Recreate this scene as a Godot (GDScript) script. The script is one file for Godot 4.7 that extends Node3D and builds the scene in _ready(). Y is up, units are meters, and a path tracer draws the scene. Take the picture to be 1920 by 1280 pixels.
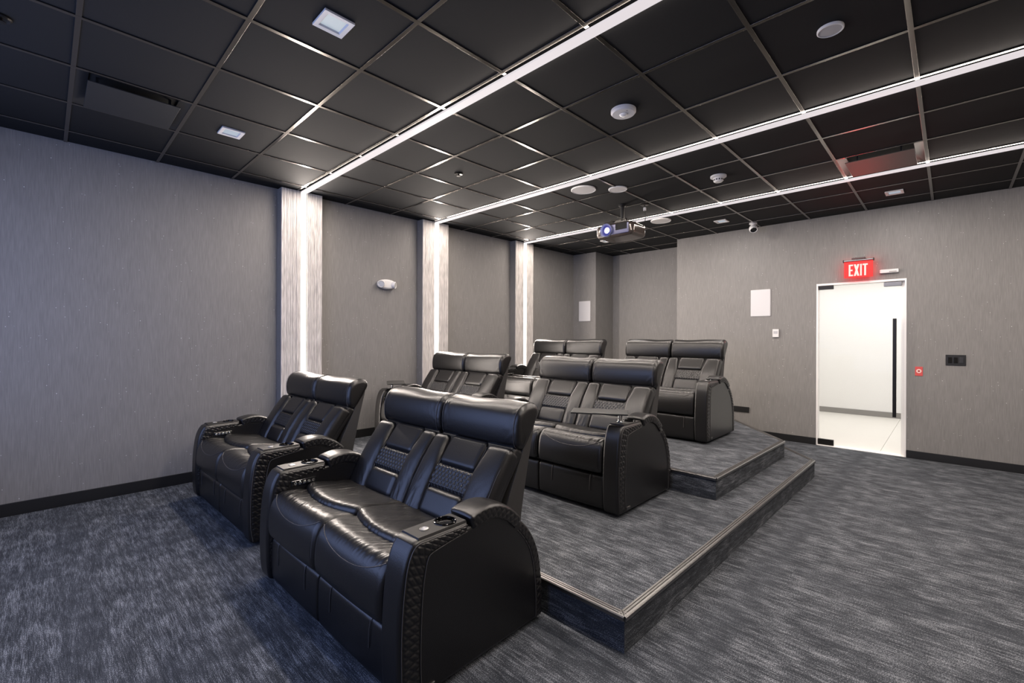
extends Node3D
# A small private cinema: three rows of black leather loveseats on carpeted risers, black tile ceiling with light strips.
# World: left wall face at x = 0, floor at y = 0, the screen wall lies towards +z (behind the camera), the back wall at z = -7.2255.

const CE := 3.046          # ceiling
const BW := -7.2255        # back wall face
const P1 := 0.165          # first riser
const P2 := 0.335          # second riser
const RX := 7.3            # right wall
const FZ := 0.9            # screen wall
const STRIPS := [-2.012, -3.836, -5.682]   # z of the three light strips

var M := {}
var counts := {}
var rng := RandomNumberGenerator.new()


# ---------------------------------------------------------------- mesh building
class Build:
	var t := PackedVector3Array()     # corners, three per triangle, counter-clockwise seen from outside

	func tri(a: Vector3, b: Vector3, c: Vector3) -> void:
		t.append(a); t.append(b); t.append(c)

	func quad(a: Vector3, b: Vector3, c: Vector3, d: Vector3) -> void:
		t.append(a); t.append(b); t.append(c)
		t.append(a); t.append(c); t.append(d)

	func flip(from: int) -> void:
		for i in range(from, t.size(), 3):
			var k := t[i + 1]
			t[i + 1] = t[i + 2]
			t[i + 2] = k

	func closed(from: int) -> void:      # turn a closed piece outside out
		if t.size() <= from: return
		var o := t[from]
		var vol := 0.0
		for i in range(from, t.size(), 3):
			vol += (t[i] - o).dot((t[i + 1] - o).cross(t[i + 2] - o))
		if vol < 0.0: flip(from)

	func facing(from: int, dir: Vector3) -> void:
		var s := Vector3.ZERO
		for i in range(from, t.size(), 3):
			s += (t[i + 1] - t[i]).cross(t[i + 2] - t[i])
		if s.dot(dir) < 0.0: flip(from)

	func rows(r: Array, ring := false) -> void:
		for i in r.size() - 1:
			var a: PackedVector3Array = r[i]
			var b: PackedVector3Array = r[i + 1]
			var n := a.size()
			for j in (n if ring else n - 1):
				var k := (j + 1) % n
				quad(a[j], a[k], b[k], b[j])

	func cap(a: PackedVector3Array) -> void:
		var m := Vector3.ZERO
		for p in a: m += p
		m /= a.size()
		for j in a.size():
			tri(m, a[(j + 1) % a.size()], a[j])

	func loft(r: Array) -> void:
		var s := t.size()
		rows(r, true)
		cap(r[0])
		var last: PackedVector3Array = r[r.size() - 1].duplicate()
		last.reverse()
		cap(last)
		closed(s)

	func rbox(c: Vector3, size: Vector3, r: float, seg := 2, div := Vector3i(1, 1, 1), map = null) -> void:
		var s := t.size()
		var h := size / 2.0
		r = minf(r, minf(h.x, minf(h.y, h.z)) * 0.999)
		var lines := []
		for ax in 3:
			var l := PackedFloat32Array()
			for k in seg: l.append(-h[ax] + r * k / seg)
			for k in div[ax] + 1: l.append(lerpf(-h[ax] + r, h[ax] - r, float(k) / div[ax]))
			for k in seg: l.append(h[ax] - r + r * (k + 1) / seg)
			lines.append(l)
		for ax in 3:
			var b := (ax + 1) % 3
			var d := (ax + 2) % 3
			for side in [-1.0, 1.0]:
				var g := []
				for u in lines[b]:
					var row := PackedVector3Array()
					for v in lines[d]:
						var p := Vector3.ZERO
						p[ax] = h[ax] * side
						p[b] = u
						p[d] = v
						var q := p.clamp(-h + Vector3.ONE * r, h - Vector3.ONE * r)
						var w := p - q
						if w.length_squared() > 1e-14: p = q + w.normalized() * r
						p += c
						row.append(map.call(p) if map != null else p)
					g.append(row)
				var s2 := t.size()
				rows(g)
				if side < 0.0: flip(s2)
		closed(s)

	func box(a: Vector3, b: Vector3) -> void:
		rbox((a + b) / 2.0, (b - a).abs(), 0.0, 0)

	func tube(path: PackedVector3Array, r: float, n := 6) -> void:
		var g := []
		var up := Vector3(0.123, 0.877, 0.31).normalized()
		for i in path.size():
			var d := (path[mini(i + 1, path.size() - 1)] - path[maxi(i - 1, 0)]).normalized()
			var x := up.cross(d).normalized()
			var y := d.cross(x)
			var ring := PackedVector3Array()
			for k in n:
				var a := TAU * k / n
				ring.append(path[i] + (x * cos(a) + y * sin(a)) * r)
			g.append(ring)
		loft(g)

	func lathe(profile: PackedVector2Array, n := 24, at := Transform3D()) -> void:   # profile (radius, height) round the y axis
		var s := t.size()
		var g := []
		for p in profile:
			var ring := PackedVector3Array()
			for k in n:
				var a := TAU * k / n
				ring.append(at * Vector3(p.x * cos(a), p.y, p.x * sin(a)))
			g.append(ring)
		rows(g, true)
		cap(g[0])
		var last: PackedVector3Array = g[g.size() - 1].duplicate()
		last.reverse()
		cap(last)
		closed(s)

	func prism(poly: PackedVector2Array, put: Callable, lo: float, hi: float, r := 0.0, seg := 3) -> void:
		# polygon pushed from lo to hi, its rims rounded by r; put(x, y, depth) places a point
		var s := t.size()
		if Geometry2D.is_polygon_clockwise(poly): poly.reverse()
		var n := poly.size()
		var nor := PackedVector2Array()
		for i in n:
			var e1 := (poly[i] - poly[(i + n - 1) % n]).normalized()
			var e2 := (poly[(i + 1) % n] - poly[i]).normalized()
			var m := (Vector2(e1.y, -e1.x) + Vector2(e2.y, -e2.x)).normalized()
			var k := maxf(m.dot(Vector2(e1.y, -e1.x)), 0.5)
			nor.append(m / k)
		var g := []
		var steps := []
		if r > 0.0:
			for k in seg + 1:
				var a := PI / 2 * k / seg
				steps.append(Vector2(r * (1.0 - sin(a)), lo + r * (1.0 - cos(a))))
			for k in seg + 1:
				var a := PI / 2 * (seg - k) / seg
				steps.append(Vector2(r * (1.0 - sin(a)), hi - r * (1.0 - cos(a))))
		else:
			steps = [Vector2(0, lo), Vector2(0, hi)]
		var cap2 := PackedVector2Array()
		for st in steps:
			var ring := PackedVector3Array()
			for i in n:
				var q: Vector2 = poly[i] - nor[i] * st.x
				ring.append(put.call(q.x, q.y, st.y))
			g.append(ring)
		for i in n: cap2.append(poly[i] - nor[i] * steps[0].x)
		rows(g, true)
		var id := Geometry2D.triangulate_polygon(cap2)
		var first: PackedVector3Array = g[0]
		var last: PackedVector3Array = g[g.size() - 1]
		# the caps must run against and with the sides
		var want := (first[1] - first[0]).cross(g[1][0] - first[0])
		for i in range(0, id.size(), 3):
			var a := cap2[id[i]]
			var ccw := (cap2[id[i + 1]] - a).cross(cap2[id[i + 2]] - a) > 0.0
			var x := id[i + 1] if ccw else id[i + 2]
			var y := id[i + 2] if ccw else id[i + 1]
			tri(first[id[i]], first[y], first[x])
			tri(last[id[i]], last[x], last[y])
		if want == Vector3.ZERO: pass
		closed(s)

	func mirrored() -> Build:
		var o := Build.new()
		o.t.resize(t.size())
		for i in range(0, t.size(), 3):
			o.t[i] = Vector3(-t[i].x, t[i].y, t[i].z)
			o.t[i + 1] = Vector3(-t[i + 2].x, t[i + 2].y, t[i + 2].z)
			o.t[i + 2] = Vector3(-t[i + 1].x, t[i + 1].y, t[i + 1].z)
		return o

	func mesh(crease := 42.0) -> ArrayMesh:
		var n := t.size() / 3
		var fn := PackedVector3Array()
		var un := PackedVector3Array()
		var keep := PackedInt32Array()
		for i in n:
			var f := (t[i * 3 + 1] - t[i * 3]).cross(t[i * 3 + 2] - t[i * 3])
			if f.length_squared() < 1e-20: continue
			keep.append(i)
			fn.append(f)
			un.append(f.normalized())
		var at := {}
		var keys := []
		keys.resize(keep.size() * 3)
		for j in keep.size():
			for c in 3:
				var k := Vector3i(((t[keep[j] * 3 + c]) * 20000.0).round())
				keys[j * 3 + c] = k
				if at.has(k): at[k].append(j)
				else: at[k] = [j]
		var lim := cos(deg_to_rad(crease))
		var v := PackedVector3Array()
		var nn := PackedVector3Array()
		for j in keep.size():
			for c in [0, 2, 1]:       # Godot's front faces run clockwise
				var s := Vector3.ZERO
				for o in at[keys[j * 3 + c]]:
					if un[o].dot(un[j]) > lim: s += fn[o]
				v.append(t[keep[j] * 3 + c])
				nn.append(s.normalized())
		var arr := []
		arr.resize(Mesh.ARRAY_MAX)
		arr[Mesh.ARRAY_VERTEX] = v
		arr[Mesh.ARRAY_NORMAL] = nn
		var m := ArrayMesh.new()
		m.add_surface_from_arrays(Mesh.PRIMITIVE_TRIANGLES, arr)
		return m


func curve(pts: PackedVector2Array, per: int, ring := false) -> PackedVector2Array:   # Catmull-Rom
	var o := PackedVector2Array()
	var n := pts.size()
	for i in (n if ring else n - 1):
		var a := pts[(i + n - 1) % n] if ring else pts[maxi(i - 1, 0)]
		var b := pts[i]
		var c := pts[(i + 1) % n]
		var d := pts[(i + 2) % n] if ring else pts[mini(i + 2, n - 1)]
		for k in per:
			o.append(b.cubic_interpolate(c, a, d, float(k) / per))
	if not ring: o.append(pts[n - 1])
	return o


func along(pts: PackedVector2Array, n: int) -> PackedVector2Array:       # n + 1 points evenly along an open line
	var len := 0.0
	for i in pts.size() - 1: len += pts[i].distance_to(pts[i + 1])
	var o := PackedVector2Array([pts[0]])
	var i := 0
	var gone := 0.0
	for k in range(1, n):
		var want := len * k / n
		while i < pts.size() - 2 and gone + pts[i].distance_to(pts[i + 1]) < want:
			gone += pts[i].distance_to(pts[i + 1])
			i += 1
		o.append(pts[i].lerp(pts[i + 1], (want - gone) / maxf(pts[i].distance_to(pts[i + 1]), 1e-9)))
	o.append(pts[pts.size() - 1])
	return o


func cushion(b: Build, profile: PackedVector2Array, xa: float, xb: float, r: float, nx: int, disp = null) -> void:
	# a closed outline (z, y) drawn out along x with rounded ends; disp(u, point, outward) moves points by (z, y)
	if Geometry2D.is_polygon_clockwise(profile): profile.reverse()
	var n := profile.size()
	var nor := PackedVector2Array()
	for i in n:
		var e := (profile[(i + 1) % n] - profile[(i + n - 1) % n]).normalized()
		nor.append(Vector2(e.y, -e.x))
	var st := []
	for k in 5:
		var a := PI / 2 * k / 5.0
		st.append(Vector2(xa + r * (1.0 - cos(a)), r * (1.0 - sin(a))))
	for k in nx + 1: st.append(Vector2(lerpf(xa + r, xb - r, float(k) / nx), 0.0))
	for k in 5:
		var a := PI / 2 * (4 - k) / 5.0
		st.append(Vector2(xb - r * (1.0 - cos(a)), r * (1.0 - sin(a))))
	var g := []
	for s in st:
		var u: float = (s.x - (xa + xb) / 2.0) / ((xb - xa) / 2.0)
		var ring := PackedVector3Array()
		for i in n:
			var q: Vector2 = profile[i] - nor[i] * s.y
			if disp != null: q += disp.call(u, profile[i], nor[i])
			ring.append(Vector3(s.x, q.y, q.x))
		g.append(ring)
	b.loft(g)


func quilt(a: float, c: float) -> float:      # padded diamonds with stitched valleys, 0 to 1
	var p := absf(a + c - roundf(a + c))
	var q := absf(a - c - roundf(a - c))
	return smoothstep(-0.02, 0.30, p) * smoothstep(-0.02, 0.30, q)


# ---------------------------------------------------------------- nodes
func numbered(n: String) -> String:
	var k: int = counts.get(n, -1) + 1
	counts[n] = k
	return n if k == 0 else "%s_%03d" % [n, k]


func put(called: String, mesh: Mesh, mat: Material, parent: Node = null, at := Vector3.ZERO) -> MeshInstance3D:
	var o := MeshInstance3D.new()
	o.name = called if parent else numbered(called)
	o.mesh = mesh
	o.material_override = mat
	o.position = at
	(parent if parent else self).add_child(o, true)
	return o


func thing(called: String, label: String, category: String, at := Vector3.ZERO, group := "") -> Node3D:
	var o := Node3D.new()
	o.name = numbered(called)
	o.position = at
	add_child(o, true)
	return tag(o, label, category, group)


func tag(o: Node3D, label: String, category := "", group := "") -> Node3D:
	o.set_meta("label", label)
	if category: o.set_meta("category", category)
	if group: o.set_meta("group", group)
	return o


func struct(called: String, mesh: Mesh, mat: Material, label: String, category: String) -> MeshInstance3D:
	var o := put(called, mesh, mat)
	o.set_meta("kind", "structure")
	tag(o, label, category)
	return o


func bx(a: Vector3, b: Vector3, r := 0.0) -> ArrayMesh:
	var m := Build.new()
	m.rbox((a + b) / 2.0, (b - a).abs(), r, 2 if r > 0.0 else 0)
	return m.mesh()


func area(called: String, at: Vector3, turn: Vector3, size: Vector2, color: Color, energy: float) -> void:
	var l := AreaLight3D.new()
	l.name = called
	l.position = at
	l.rotation = turn
	l.area_size = size
	l.light_color = color
	l.light_energy = energy
	l.set("area_range", 20.0)
	l.shadow_enabled = true
	add_child(l, true)


# ---------------------------------------------------------------- materials
func mat(color: Color, rough: float, metal := 0.0, spec := 0.5) -> StandardMaterial3D:
	var m := StandardMaterial3D.new()
	m.albedo_color = color
	m.roughness = rough
	m.metallic = metal
	m.metallic_specular = spec
	return m


func glow(color: Color, energy: float) -> StandardMaterial3D:
	var m := mat(color * 0.3, 0.5)
	m.emission_enabled = true
	m.emission = color
	m.emission_energy_multiplier = energy
	return m


func noise(sd: int, freq: float, oct := 3) -> FastNoiseLite:
	var n := FastNoiseLite.new()
	n.seed = sd
	n.noise_type = FastNoiseLite.TYPE_SIMPLEX
	n.frequency = freq
	n.fractal_octaves = oct
	return n


func picture(w: int, h: int, f: Callable) -> ImageTexture:
	var d := PackedByteArray()
	d.resize(w * h * 3)
	var k := 0
	for y in h:
		for x in w:
			var c: Vector3 = f.call(x, y)
			d[k] = clampi(int(c.x), 0, 255)
			d[k + 1] = clampi(int(c.y), 0, 255)
			d[k + 2] = clampi(int(c.z), 0, 255)
			k += 3
	return ImageTexture.create_from_image(Image.create_from_data(w, h, false, Image.FORMAT_RGB8, d))


func wallcover(base: Vector3, depth: float, flecks: int, sd: int) -> StandardMaterial3D:
	var fine := noise(sd, 0.35, 2)
	var broad := noise(sd + 1, 0.02, 2)
	var patch := noise(sd + 2, 0.006, 3)
	var w := 768
	var h := 768
	var t := picture(w, h, func(x, y):
		var v := 1.0 + depth * (fine.get_noise_2d(x * 1.3, y * 0.06) * 0.8 + broad.get_noise_2d(x * 9.0, y * 0.5) * 0.5 + patch.get_noise_2d(x * 2.0, y * 2.0) * 0.2)
		return base * v)
	var im := t.get_image()
	var r := RandomNumberGenerator.new()
	r.seed = sd
	for i in flecks * 2:
		var x := r.randi_range(0, w - 4)
		var y := r.randi_range(0, h - 2)
		if patch.get_noise_2d(x * 2.0, y * 3.0) < -0.1 and r.randf() < 0.8: continue
		var c := r.randf_range(0.75, 1.0) if i < flecks else r.randf_range(0.5, 0.62)
		im.fill_rect(Rect2i(x, y, 2 if r.randf() < 0.6 else 3, 1), Color(c, c, c))
	var m := mat(Color.WHITE, 0.62, 0.0, 0.4)
	m.albedo_texture = ImageTexture.create_from_image(im)
	m.uv1_triplanar = true
	m.uv1_world_triplanar = true
	m.uv1_scale = Vector3(1 / 1.3, 1 / 3.2, 1 / 1.3)
	return m


func carpet() -> StandardMaterial3D:
	# yarn lines run along x, broken into lengths, over soft blotches
	var line := noise(11, 0.30, 2)
	var dash := noise(12, 0.42, 2)
	var band := noise(13, 0.05, 2)
	var blot := noise(14, 0.0075, 3)
	var yarn := func(x, y): return line.get_noise_2d(x * 0.04, y * 1.2) * 0.46 + dash.get_noise_2d(x * 0.45, y * 1.2) * 0.80 + band.get_noise_2d(x * 0.05, y * 0.9) * 0.22 + blot.get_noise_2d(x * 0.8, y * 1.3) * 0.24
	var t := picture(1024, 1024, func(x, y):
		var f: float = yarn.call(x, y)
		if x > 863: f = lerpf(f, yarn.call(x - 1024, y), (x - 863) / 160.0)
		elif y > 863: f = lerpf(f, yarn.call(x, y - 1024), (y - 863) / 160.0)
		var k := smoothstep(-0.02, 0.85, f)
		var lo := 0.68 + 0.32 * smoothstep(-0.9, 0.1, f)
		return Vector3(57, 60, 65) * lo + Vector3(92, 92, 92) * k)
	var m := mat(Color.WHITE, 0.95, 0.0, 0.2)
	m.albedo_texture = t
	m.uv1_triplanar = true
	m.uv1_world_triplanar = true
	m.uv1_scale = Vector3.ONE / 1.55
	return m


func grained(m: StandardMaterial3D, freq: float, scale: float, strength: float, sd: int) -> StandardMaterial3D:
	var n := noise(sd, freq, 3)
	var nt := NoiseTexture2D.new()
	nt.width = 256
	nt.height = 256
	nt.seamless = true
	nt.as_normal_map = true
	nt.bump_strength = 6.0
	nt.noise = n
	m.normal_enabled = true
	m.normal_texture = nt
	m.normal_scale = strength
	m.uv1_triplanar = true
	m.uv1_scale = Vector3.ONE * scale
	return m


func materials() -> void:
	M.wall = wallcover(Vector3(123, 121, 119), 0.088, 200, 3)
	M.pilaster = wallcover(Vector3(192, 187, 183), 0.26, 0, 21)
	M.carpet = carpet()
	M.leather = grained(mat(Color8(13, 12, 13), 0.35, 0.0, 0.54), 0.06, 9.0, 0.10, 5)
	M.quilt = grained(mat(Color8(15, 14, 15), 0.36, 0.0, 0.54), 0.06, 9.0, 0.06, 6)
	M.console = mat(Color8(22, 21, 21), 0.52, 0.0, 0.4)
	M.shell = mat(Color8(44, 43, 43), 0.62)
	M.stitch = mat(Color8(62, 60, 60), 0.45)
	M.black = mat(Color8(14, 14, 15), 0.5)
	M.deep = mat(Color8(6, 6, 6), 0.9)
	M.tile = grained(mat(Color8(25, 26, 28), 0.8, 0.0, 0.3), 0.16, 12.0, 0.16, 8)
	M.bar = mat(Color8(122, 118, 114), 0.17, 1.0)
	M.base = mat(Color8(20, 20, 21), 0.45)
	M.chrome = mat(Color8(215, 214, 212), 0.16, 1.0)
	M.aluminium = mat(Color8(128, 127, 126), 0.34, 1.0)
	M.darkmetal = mat(Color8(48, 46, 44), 0.35, 0.8)
	M.gloss = mat(Color8(12, 12, 13), 0.08, 0.0, 0.6)
	M.white = mat(Color8(206, 205, 205), 0.5)
	M.offwhite = mat(Color8(196, 195, 197), 0.55)
	M.hall = mat(Color8(232, 231, 229), 0.7)
	M.halltile = mat(Color8(214, 211, 205), 0.35)
	M.hallbase = mat(Color8(120, 116, 112), 0.5)
	M.frame = mat(Color8(228, 226, 224), 0.4)
	M.strip = glow(Color(1.0, 0.965, 0.975), 0.66)
	M.column_strip = glow(Color(1.0, 0.965, 0.93), 5.0)


# ---------------------------------------------------------------- the place
func _ready() -> void:
	rng.seed = 7
	var cam := Camera3D.new()
	cam.name = "camera"
	cam.projection = Camera3D.PROJECTION_FRUSTUM
	cam.near = 0.05
	cam.far = 60.0
	cam.size = 2.0 * 0.05 * 640.0 / 848.54
	cam.frustum_offset = Vector2((960.0 - 961.19) / 848.54, -(640.0 - 634.06) / 848.54) * 0.05
	cam.position = Vector3(5.335, 1.417, 0.0)
	cam.basis = Basis(Vector3.UP, 0.7689) * Basis(Vector3.RIGHT, -0.0001) * Basis(Vector3.BACK, 0.0038)
	add_child(cam)
	cam.current = true
	var env := Environment.new()
	env.background_mode = Environment.BG_COLOR
	env.background_color = Color(0, 0, 0)
	env.tonemap_mode = Environment.TONE_MAPPER_LINEAR
	env.tonemap_exposure = 1.12
	env.sdfgi_enabled = true
	env.ssao_enabled = true
	env.ssil_enabled = true
	var we := WorldEnvironment.new()
	we.name = "environment"
	we.environment = env
	add_child(we)
	var warm := Color(1.0, 0.945, 0.90)
	for z in STRIPS:
		area("strip_glow", Vector3((0.3 + RX) / 2.0, CE - 0.017, z), Vector3(-PI / 2, 0, 0), Vector2(RX - 0.32, 0.066), warm, 11.0)
		area("column_glow", Vector3(0.165, CE / 2.0, z), Vector3(0, -PI / 2, 0), Vector2(0.06, CE - 0.1), warm, 7.0)
		for side in [-1.0, 1.0]:      # the lens stands a little proud of the tiles and grazes them
			area("strip_edge_glow", Vector3((0.4 + RX) / 2.0, CE - 0.008, z + side * 0.0345), Vector3(0, PI / 2 + side * PI / 2, 0), Vector2(RX - 0.42, 0.014), warm, 0.9)
	area("screen_glow", Vector3(2.55, 1.68, FZ - 0.075), Vector3(0, 0, 0), Vector2(4.3, 2.2), Color(0.70, 0.78, 1.0), 5.8)
	area("hall_glow", Vector3(4.8, 2.68, -9.1), Vector3(-PI / 2, 0, 0), Vector2(3.6, 2.2), Color(1.0, 0.985, 0.97), 6.3)
	materials()
	shell()
	ceiling()
	risers()
	strips()
	door()
	wall_fittings()
	ceiling_fittings()
	projector()
	seats()
	screen()


func shell() -> void:
	var b := Build.new()
	b.box(Vector3(-0.12, -0.12, BW), Vector3(RX + 0.12, 0.0, FZ + 0.12))
	b.box(Vector3(-0.12, -0.12, BW - 0.75), Vector3(2.22, 0.0, BW))
	struct("floor", b.mesh(), M.carpet, "dark charcoal carpet with pale flecked streaks", "floor")
	b = Build.new()
	b.box(Vector3(-0.12, 0, BW - 0.75), Vector3(0, CE + 0.05, FZ + 0.12))
	struct("wall_left", b.mesh(), M.wall, "grey textured wallcovering with tiny glitter flecks behind the light columns", "wall")
	# back wall: a column in the left corner, an alcove, then the long wall with the door opening
	b = Build.new()
	var top := CE + 0.05
	b.box(Vector3(0, 0, BW - 0.75), Vector3(0.52, top, BW))
	b.box(Vector3(0.52, 0, BW - 0.75), Vector3(2.1, top, BW - 0.61))
	b.box(Vector3(2.1, 0, BW - 0.75), Vector3(2.22, top, BW))
	b.box(Vector3(2.22, 0, BW - 0.12), Vector3(4.037, top, BW))
	b.box(Vector3(4.953, 0, BW - 0.12), Vector3(RX + 0.12, top, BW))
	b.box(Vector3(4.037, 2.16, BW - 0.12), Vector3(4.953, top, BW))
	struct("wall_back", b.mesh(), M.wall, "grey textured back wall with an alcove and the glass door", "wall")
	struct("wall_right", bx(Vector3(RX, 0, BW), Vector3(RX + 0.12, top, FZ + 0.12)), M.wall, "grey textured side wall right of the aisle", "wall")
	struct("wall_front", bx(Vector3(0, 0, FZ), Vector3(RX, top, FZ + 0.12)), M.wall, "grey textured screen wall facing the seats", "wall")
	# pilasters on the left wall: two fluted cheeks beside a light channel
	for z in STRIPS:
		b = Build.new()
		b.box(Vector3(0, 0, z - 0.205), Vector3(0.12, CE, z + 0.235))
		var o := struct("trim", b.mesh(), M.wall, "", "pilaster")
		o.name = "trim_%d" % (STRIPS.find(z) + 1)
		var where: String = ["nearest the camera", "behind the second row", "nearest the back corner"][STRIPS.find(z)]
		tag(o, "grey wall pilaster with a bright light channel, " + where, "pilaster")
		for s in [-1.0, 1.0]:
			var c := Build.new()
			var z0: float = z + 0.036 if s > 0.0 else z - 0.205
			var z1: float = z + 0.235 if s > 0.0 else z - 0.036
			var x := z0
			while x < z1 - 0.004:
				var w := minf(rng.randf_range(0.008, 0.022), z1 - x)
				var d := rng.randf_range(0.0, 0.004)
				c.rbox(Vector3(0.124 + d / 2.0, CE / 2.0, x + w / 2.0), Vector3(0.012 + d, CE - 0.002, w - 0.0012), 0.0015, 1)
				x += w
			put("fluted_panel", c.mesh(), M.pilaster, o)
	# baseboards
	b = Build.new()
	var bounds := [FZ, STRIPS[0] + 0.235, STRIPS[0] - 0.205, STRIPS[1] + 0.235, STRIPS[1] - 0.205, STRIPS[2] + 0.235, STRIPS[2] - 0.205, BW]
	for i in range(0, 8, 2):
		b.rbox(Vector3(0.007, 0.051, (bounds[i] + bounds[i + 1]) / 2.0), Vector3(0.014, 0.102, bounds[i] - bounds[i + 1]), 0.004, 1)
	b.rbox(Vector3(0.007, P1 + 0.051, (bounds[2] + bounds[3]) / 2.0), Vector3(0.0145, 0.102, bounds[2] - bounds[3]), 0.004, 1)
	b.rbox(Vector3(0.007, P2 + 0.051, (bounds[4] + bounds[5]) / 2.0), Vector3(0.015, 0.102, bounds[4] - bounds[5]), 0.004, 1)
	b.rbox(Vector3(0.007, P2 + 0.051, (bounds[6] + bounds[7]) / 2.0), Vector3(0.015, 0.102, bounds[6] - bounds[7]), 0.004, 1)
	struct("baseboard_left", b.mesh(), M.base, "black baseboard along the left wall", "baseboard")
	b = Build.new()
	b.rbox(Vector3(3.02, 0.046, BW + 0.007), Vector3(2.034, 0.092, 0.014), 0.004, 1)
	b.rbox(Vector3((4.953 + RX) / 2.0, 0.046, BW + 0.007), Vector3(RX - 4.953, 0.092, 0.014), 0.004, 1)
	b.rbox(Vector3(2.66, P2 + 0.04, BW + 0.007), Vector3(1.09, 0.08, 0.0145), 0.004, 1)
	struct("baseboard_back", b.mesh(), M.base, "black baseboard along the back wall beside the door", "baseboard")
	# the bright corridor behind the glass door
	var hl := BW - 0.12
	b = Build.new()
	b.box(Vector3(2.22, 0, -10.79), Vector3(RX + 0.12, 2.8, -10.67))
	b.box(Vector3(2.22, 0, -10.67), Vector3(2.34, 2.8, hl))
	b.box(Vector3(RX, 0, -10.67), Vector3(RX + 0.12, 2.8, hl))
	struct("wall_hall", b.mesh(), M.hall, "white corridor wall seen through the glass door", "wall")
	struct("ceiling_hall", bx(Vector3(2.22, 2.72, -10.79), Vector3(RX + 0.12, 2.84, hl)), M.hall, "white corridor ceiling beyond the glass door", "ceiling")
	struct("baseboard_hall", bx(Vector3(2.34, 0, -10.67), Vector3(RX, 0.1, -10.655), 0.003), M.hallbase, "grey baseboard at the foot of the corridor wall", "baseboard")
	var fl := struct("floor_hall", bx(Vector3(2.22, -0.12, -10.79), Vector3(RX + 0.12, -0.008, BW - 0.0005)), M.hallbase, "pale tiled corridor floor beyond the glass door", "floor")
	for i in 5:
		for j in 3:
			var x0 := 2.295 + i * 1.2
			var z0 := BW - 0.001 - j * 1.2
			if x0 > RX: continue
			var z1 := maxf(z0 - 1.197, -10.67)
			put("floor_tile", bx(Vector3(maxf(x0 + 0.003, 2.34), -0.012, z1), Vector3(minf(x0 + 1.2, RX), 0.0, z0), 0.002), M.halltile, fl)
	var l := thing("ceiling_light", "wide white corridor ceiling panel beyond the glass door", "light", Vector3(4.8, 2.71, -9.1))
	put("panel", bx(Vector3(-1.8, -0.01, -1.1), Vector3(1.8, 0.01, 1.1), 0.004), glow(Color(1, 0.98, 0.95), 1.0), l)


func ceiling() -> void:
	var c := struct("ceiling", bx(Vector3(-0.12, CE + 0.05, BW - 0.75), Vector3(RX + 0.12, CE + 0.2, FZ + 0.12)), M.deep, "black suspended ceiling of square tiles in a thin metal grid", "ceiling")
	var xs := [0.0]
	for i in range(-1, 12):
		var x := 0.911 + 0.61 * i
		if x < RX - 0.05: xs.append(x)
	xs.append(RX)
	var zs := [FZ]
	for k in range(12, -9, -1):
		var z := -3.165 + 0.61 * k
		if z < FZ - 0.05 and z > BW - 0.61 + 0.05: zs.append(z)
	zs.append(BW - 0.61)
	var whole := bx(Vector3(-0.3025, 0, -0.3025), Vector3(0.3025, 0.014, 0.3025), 0.003)
	for i in xs.size() - 1:
		for j in zs.size() - 1:
			var x0: float = xs[i] + 0.0025
			var x1: float = xs[i + 1] - 0.0025
			var z0: float = zs[j] - 0.0025
			var z1: float = zs[j + 1] + 0.0025
			if z0 < BW + 0.02 and (x0 < 0.3 or x0 > 2.1): continue
			for s in STRIPS:
				if s < z0 and s > z1: z0 = s - 0.036
			if (absf(x0 - 0.9135) < 0.01 and absf(z0 + 0.1175) < 0.01) or (absf(x0 - 4.5735) < 0.01 and absf(z0 + 4.9975) < 0.01): continue
			var y := CE + 0.006
			if absf(x1 - x0 - 0.605) < 0.001 and absf(z0 - z1 - 0.605) < 0.001:
				put("ceiling_tile", whole, M.tile, c, Vector3((x0 + x1) / 2.0, y, (z0 + z1) / 2.0))
			else:
				put("ceiling_tile", bx(Vector3(x0, y, z1), Vector3(x1, y + 0.014, z0), 0.003), M.tile, c)
	for x in xs:
		if x > 0.0 and x < RX:
			var ends := [FZ] 
			for s in STRIPS: ends.append_array([s + 0.036, s - 0.036])
			ends.append(BW - 0.61 if x < 2.1 else BW)
			for e in range(0, ends.size(), 2):
				put("grid_bar", bx(Vector3(x - 0.012, CE, ends[e + 1]), Vector3(x + 0.012, CE + 0.012, ends[e]), 0.001), M.bar, c)
	for z in zs:
		if z < FZ and z > BW - 0.5:
			put("grid_bar", bx(Vector3(0 if z > BW else 0.52, CE + 0.0004, z - 0.012), Vector3(RX if z > BW else 2.1, CE + 0.0124, z + 0.012), 0.001), M.bar, c)
	# shadow gap boards that close the plenum above the two diffusers
	put("plenum_box", bx(Vector3(0.911, CE + 0.044, -0.725), Vector3(1.521, CE + 0.05, -0.115)), M.deep, c)
	put("plenum_box", bx(Vector3(4.571, CE + 0.044, -5.605), Vector3(5.181, CE + 0.05, -4.995)), M.deep, c)


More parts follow.
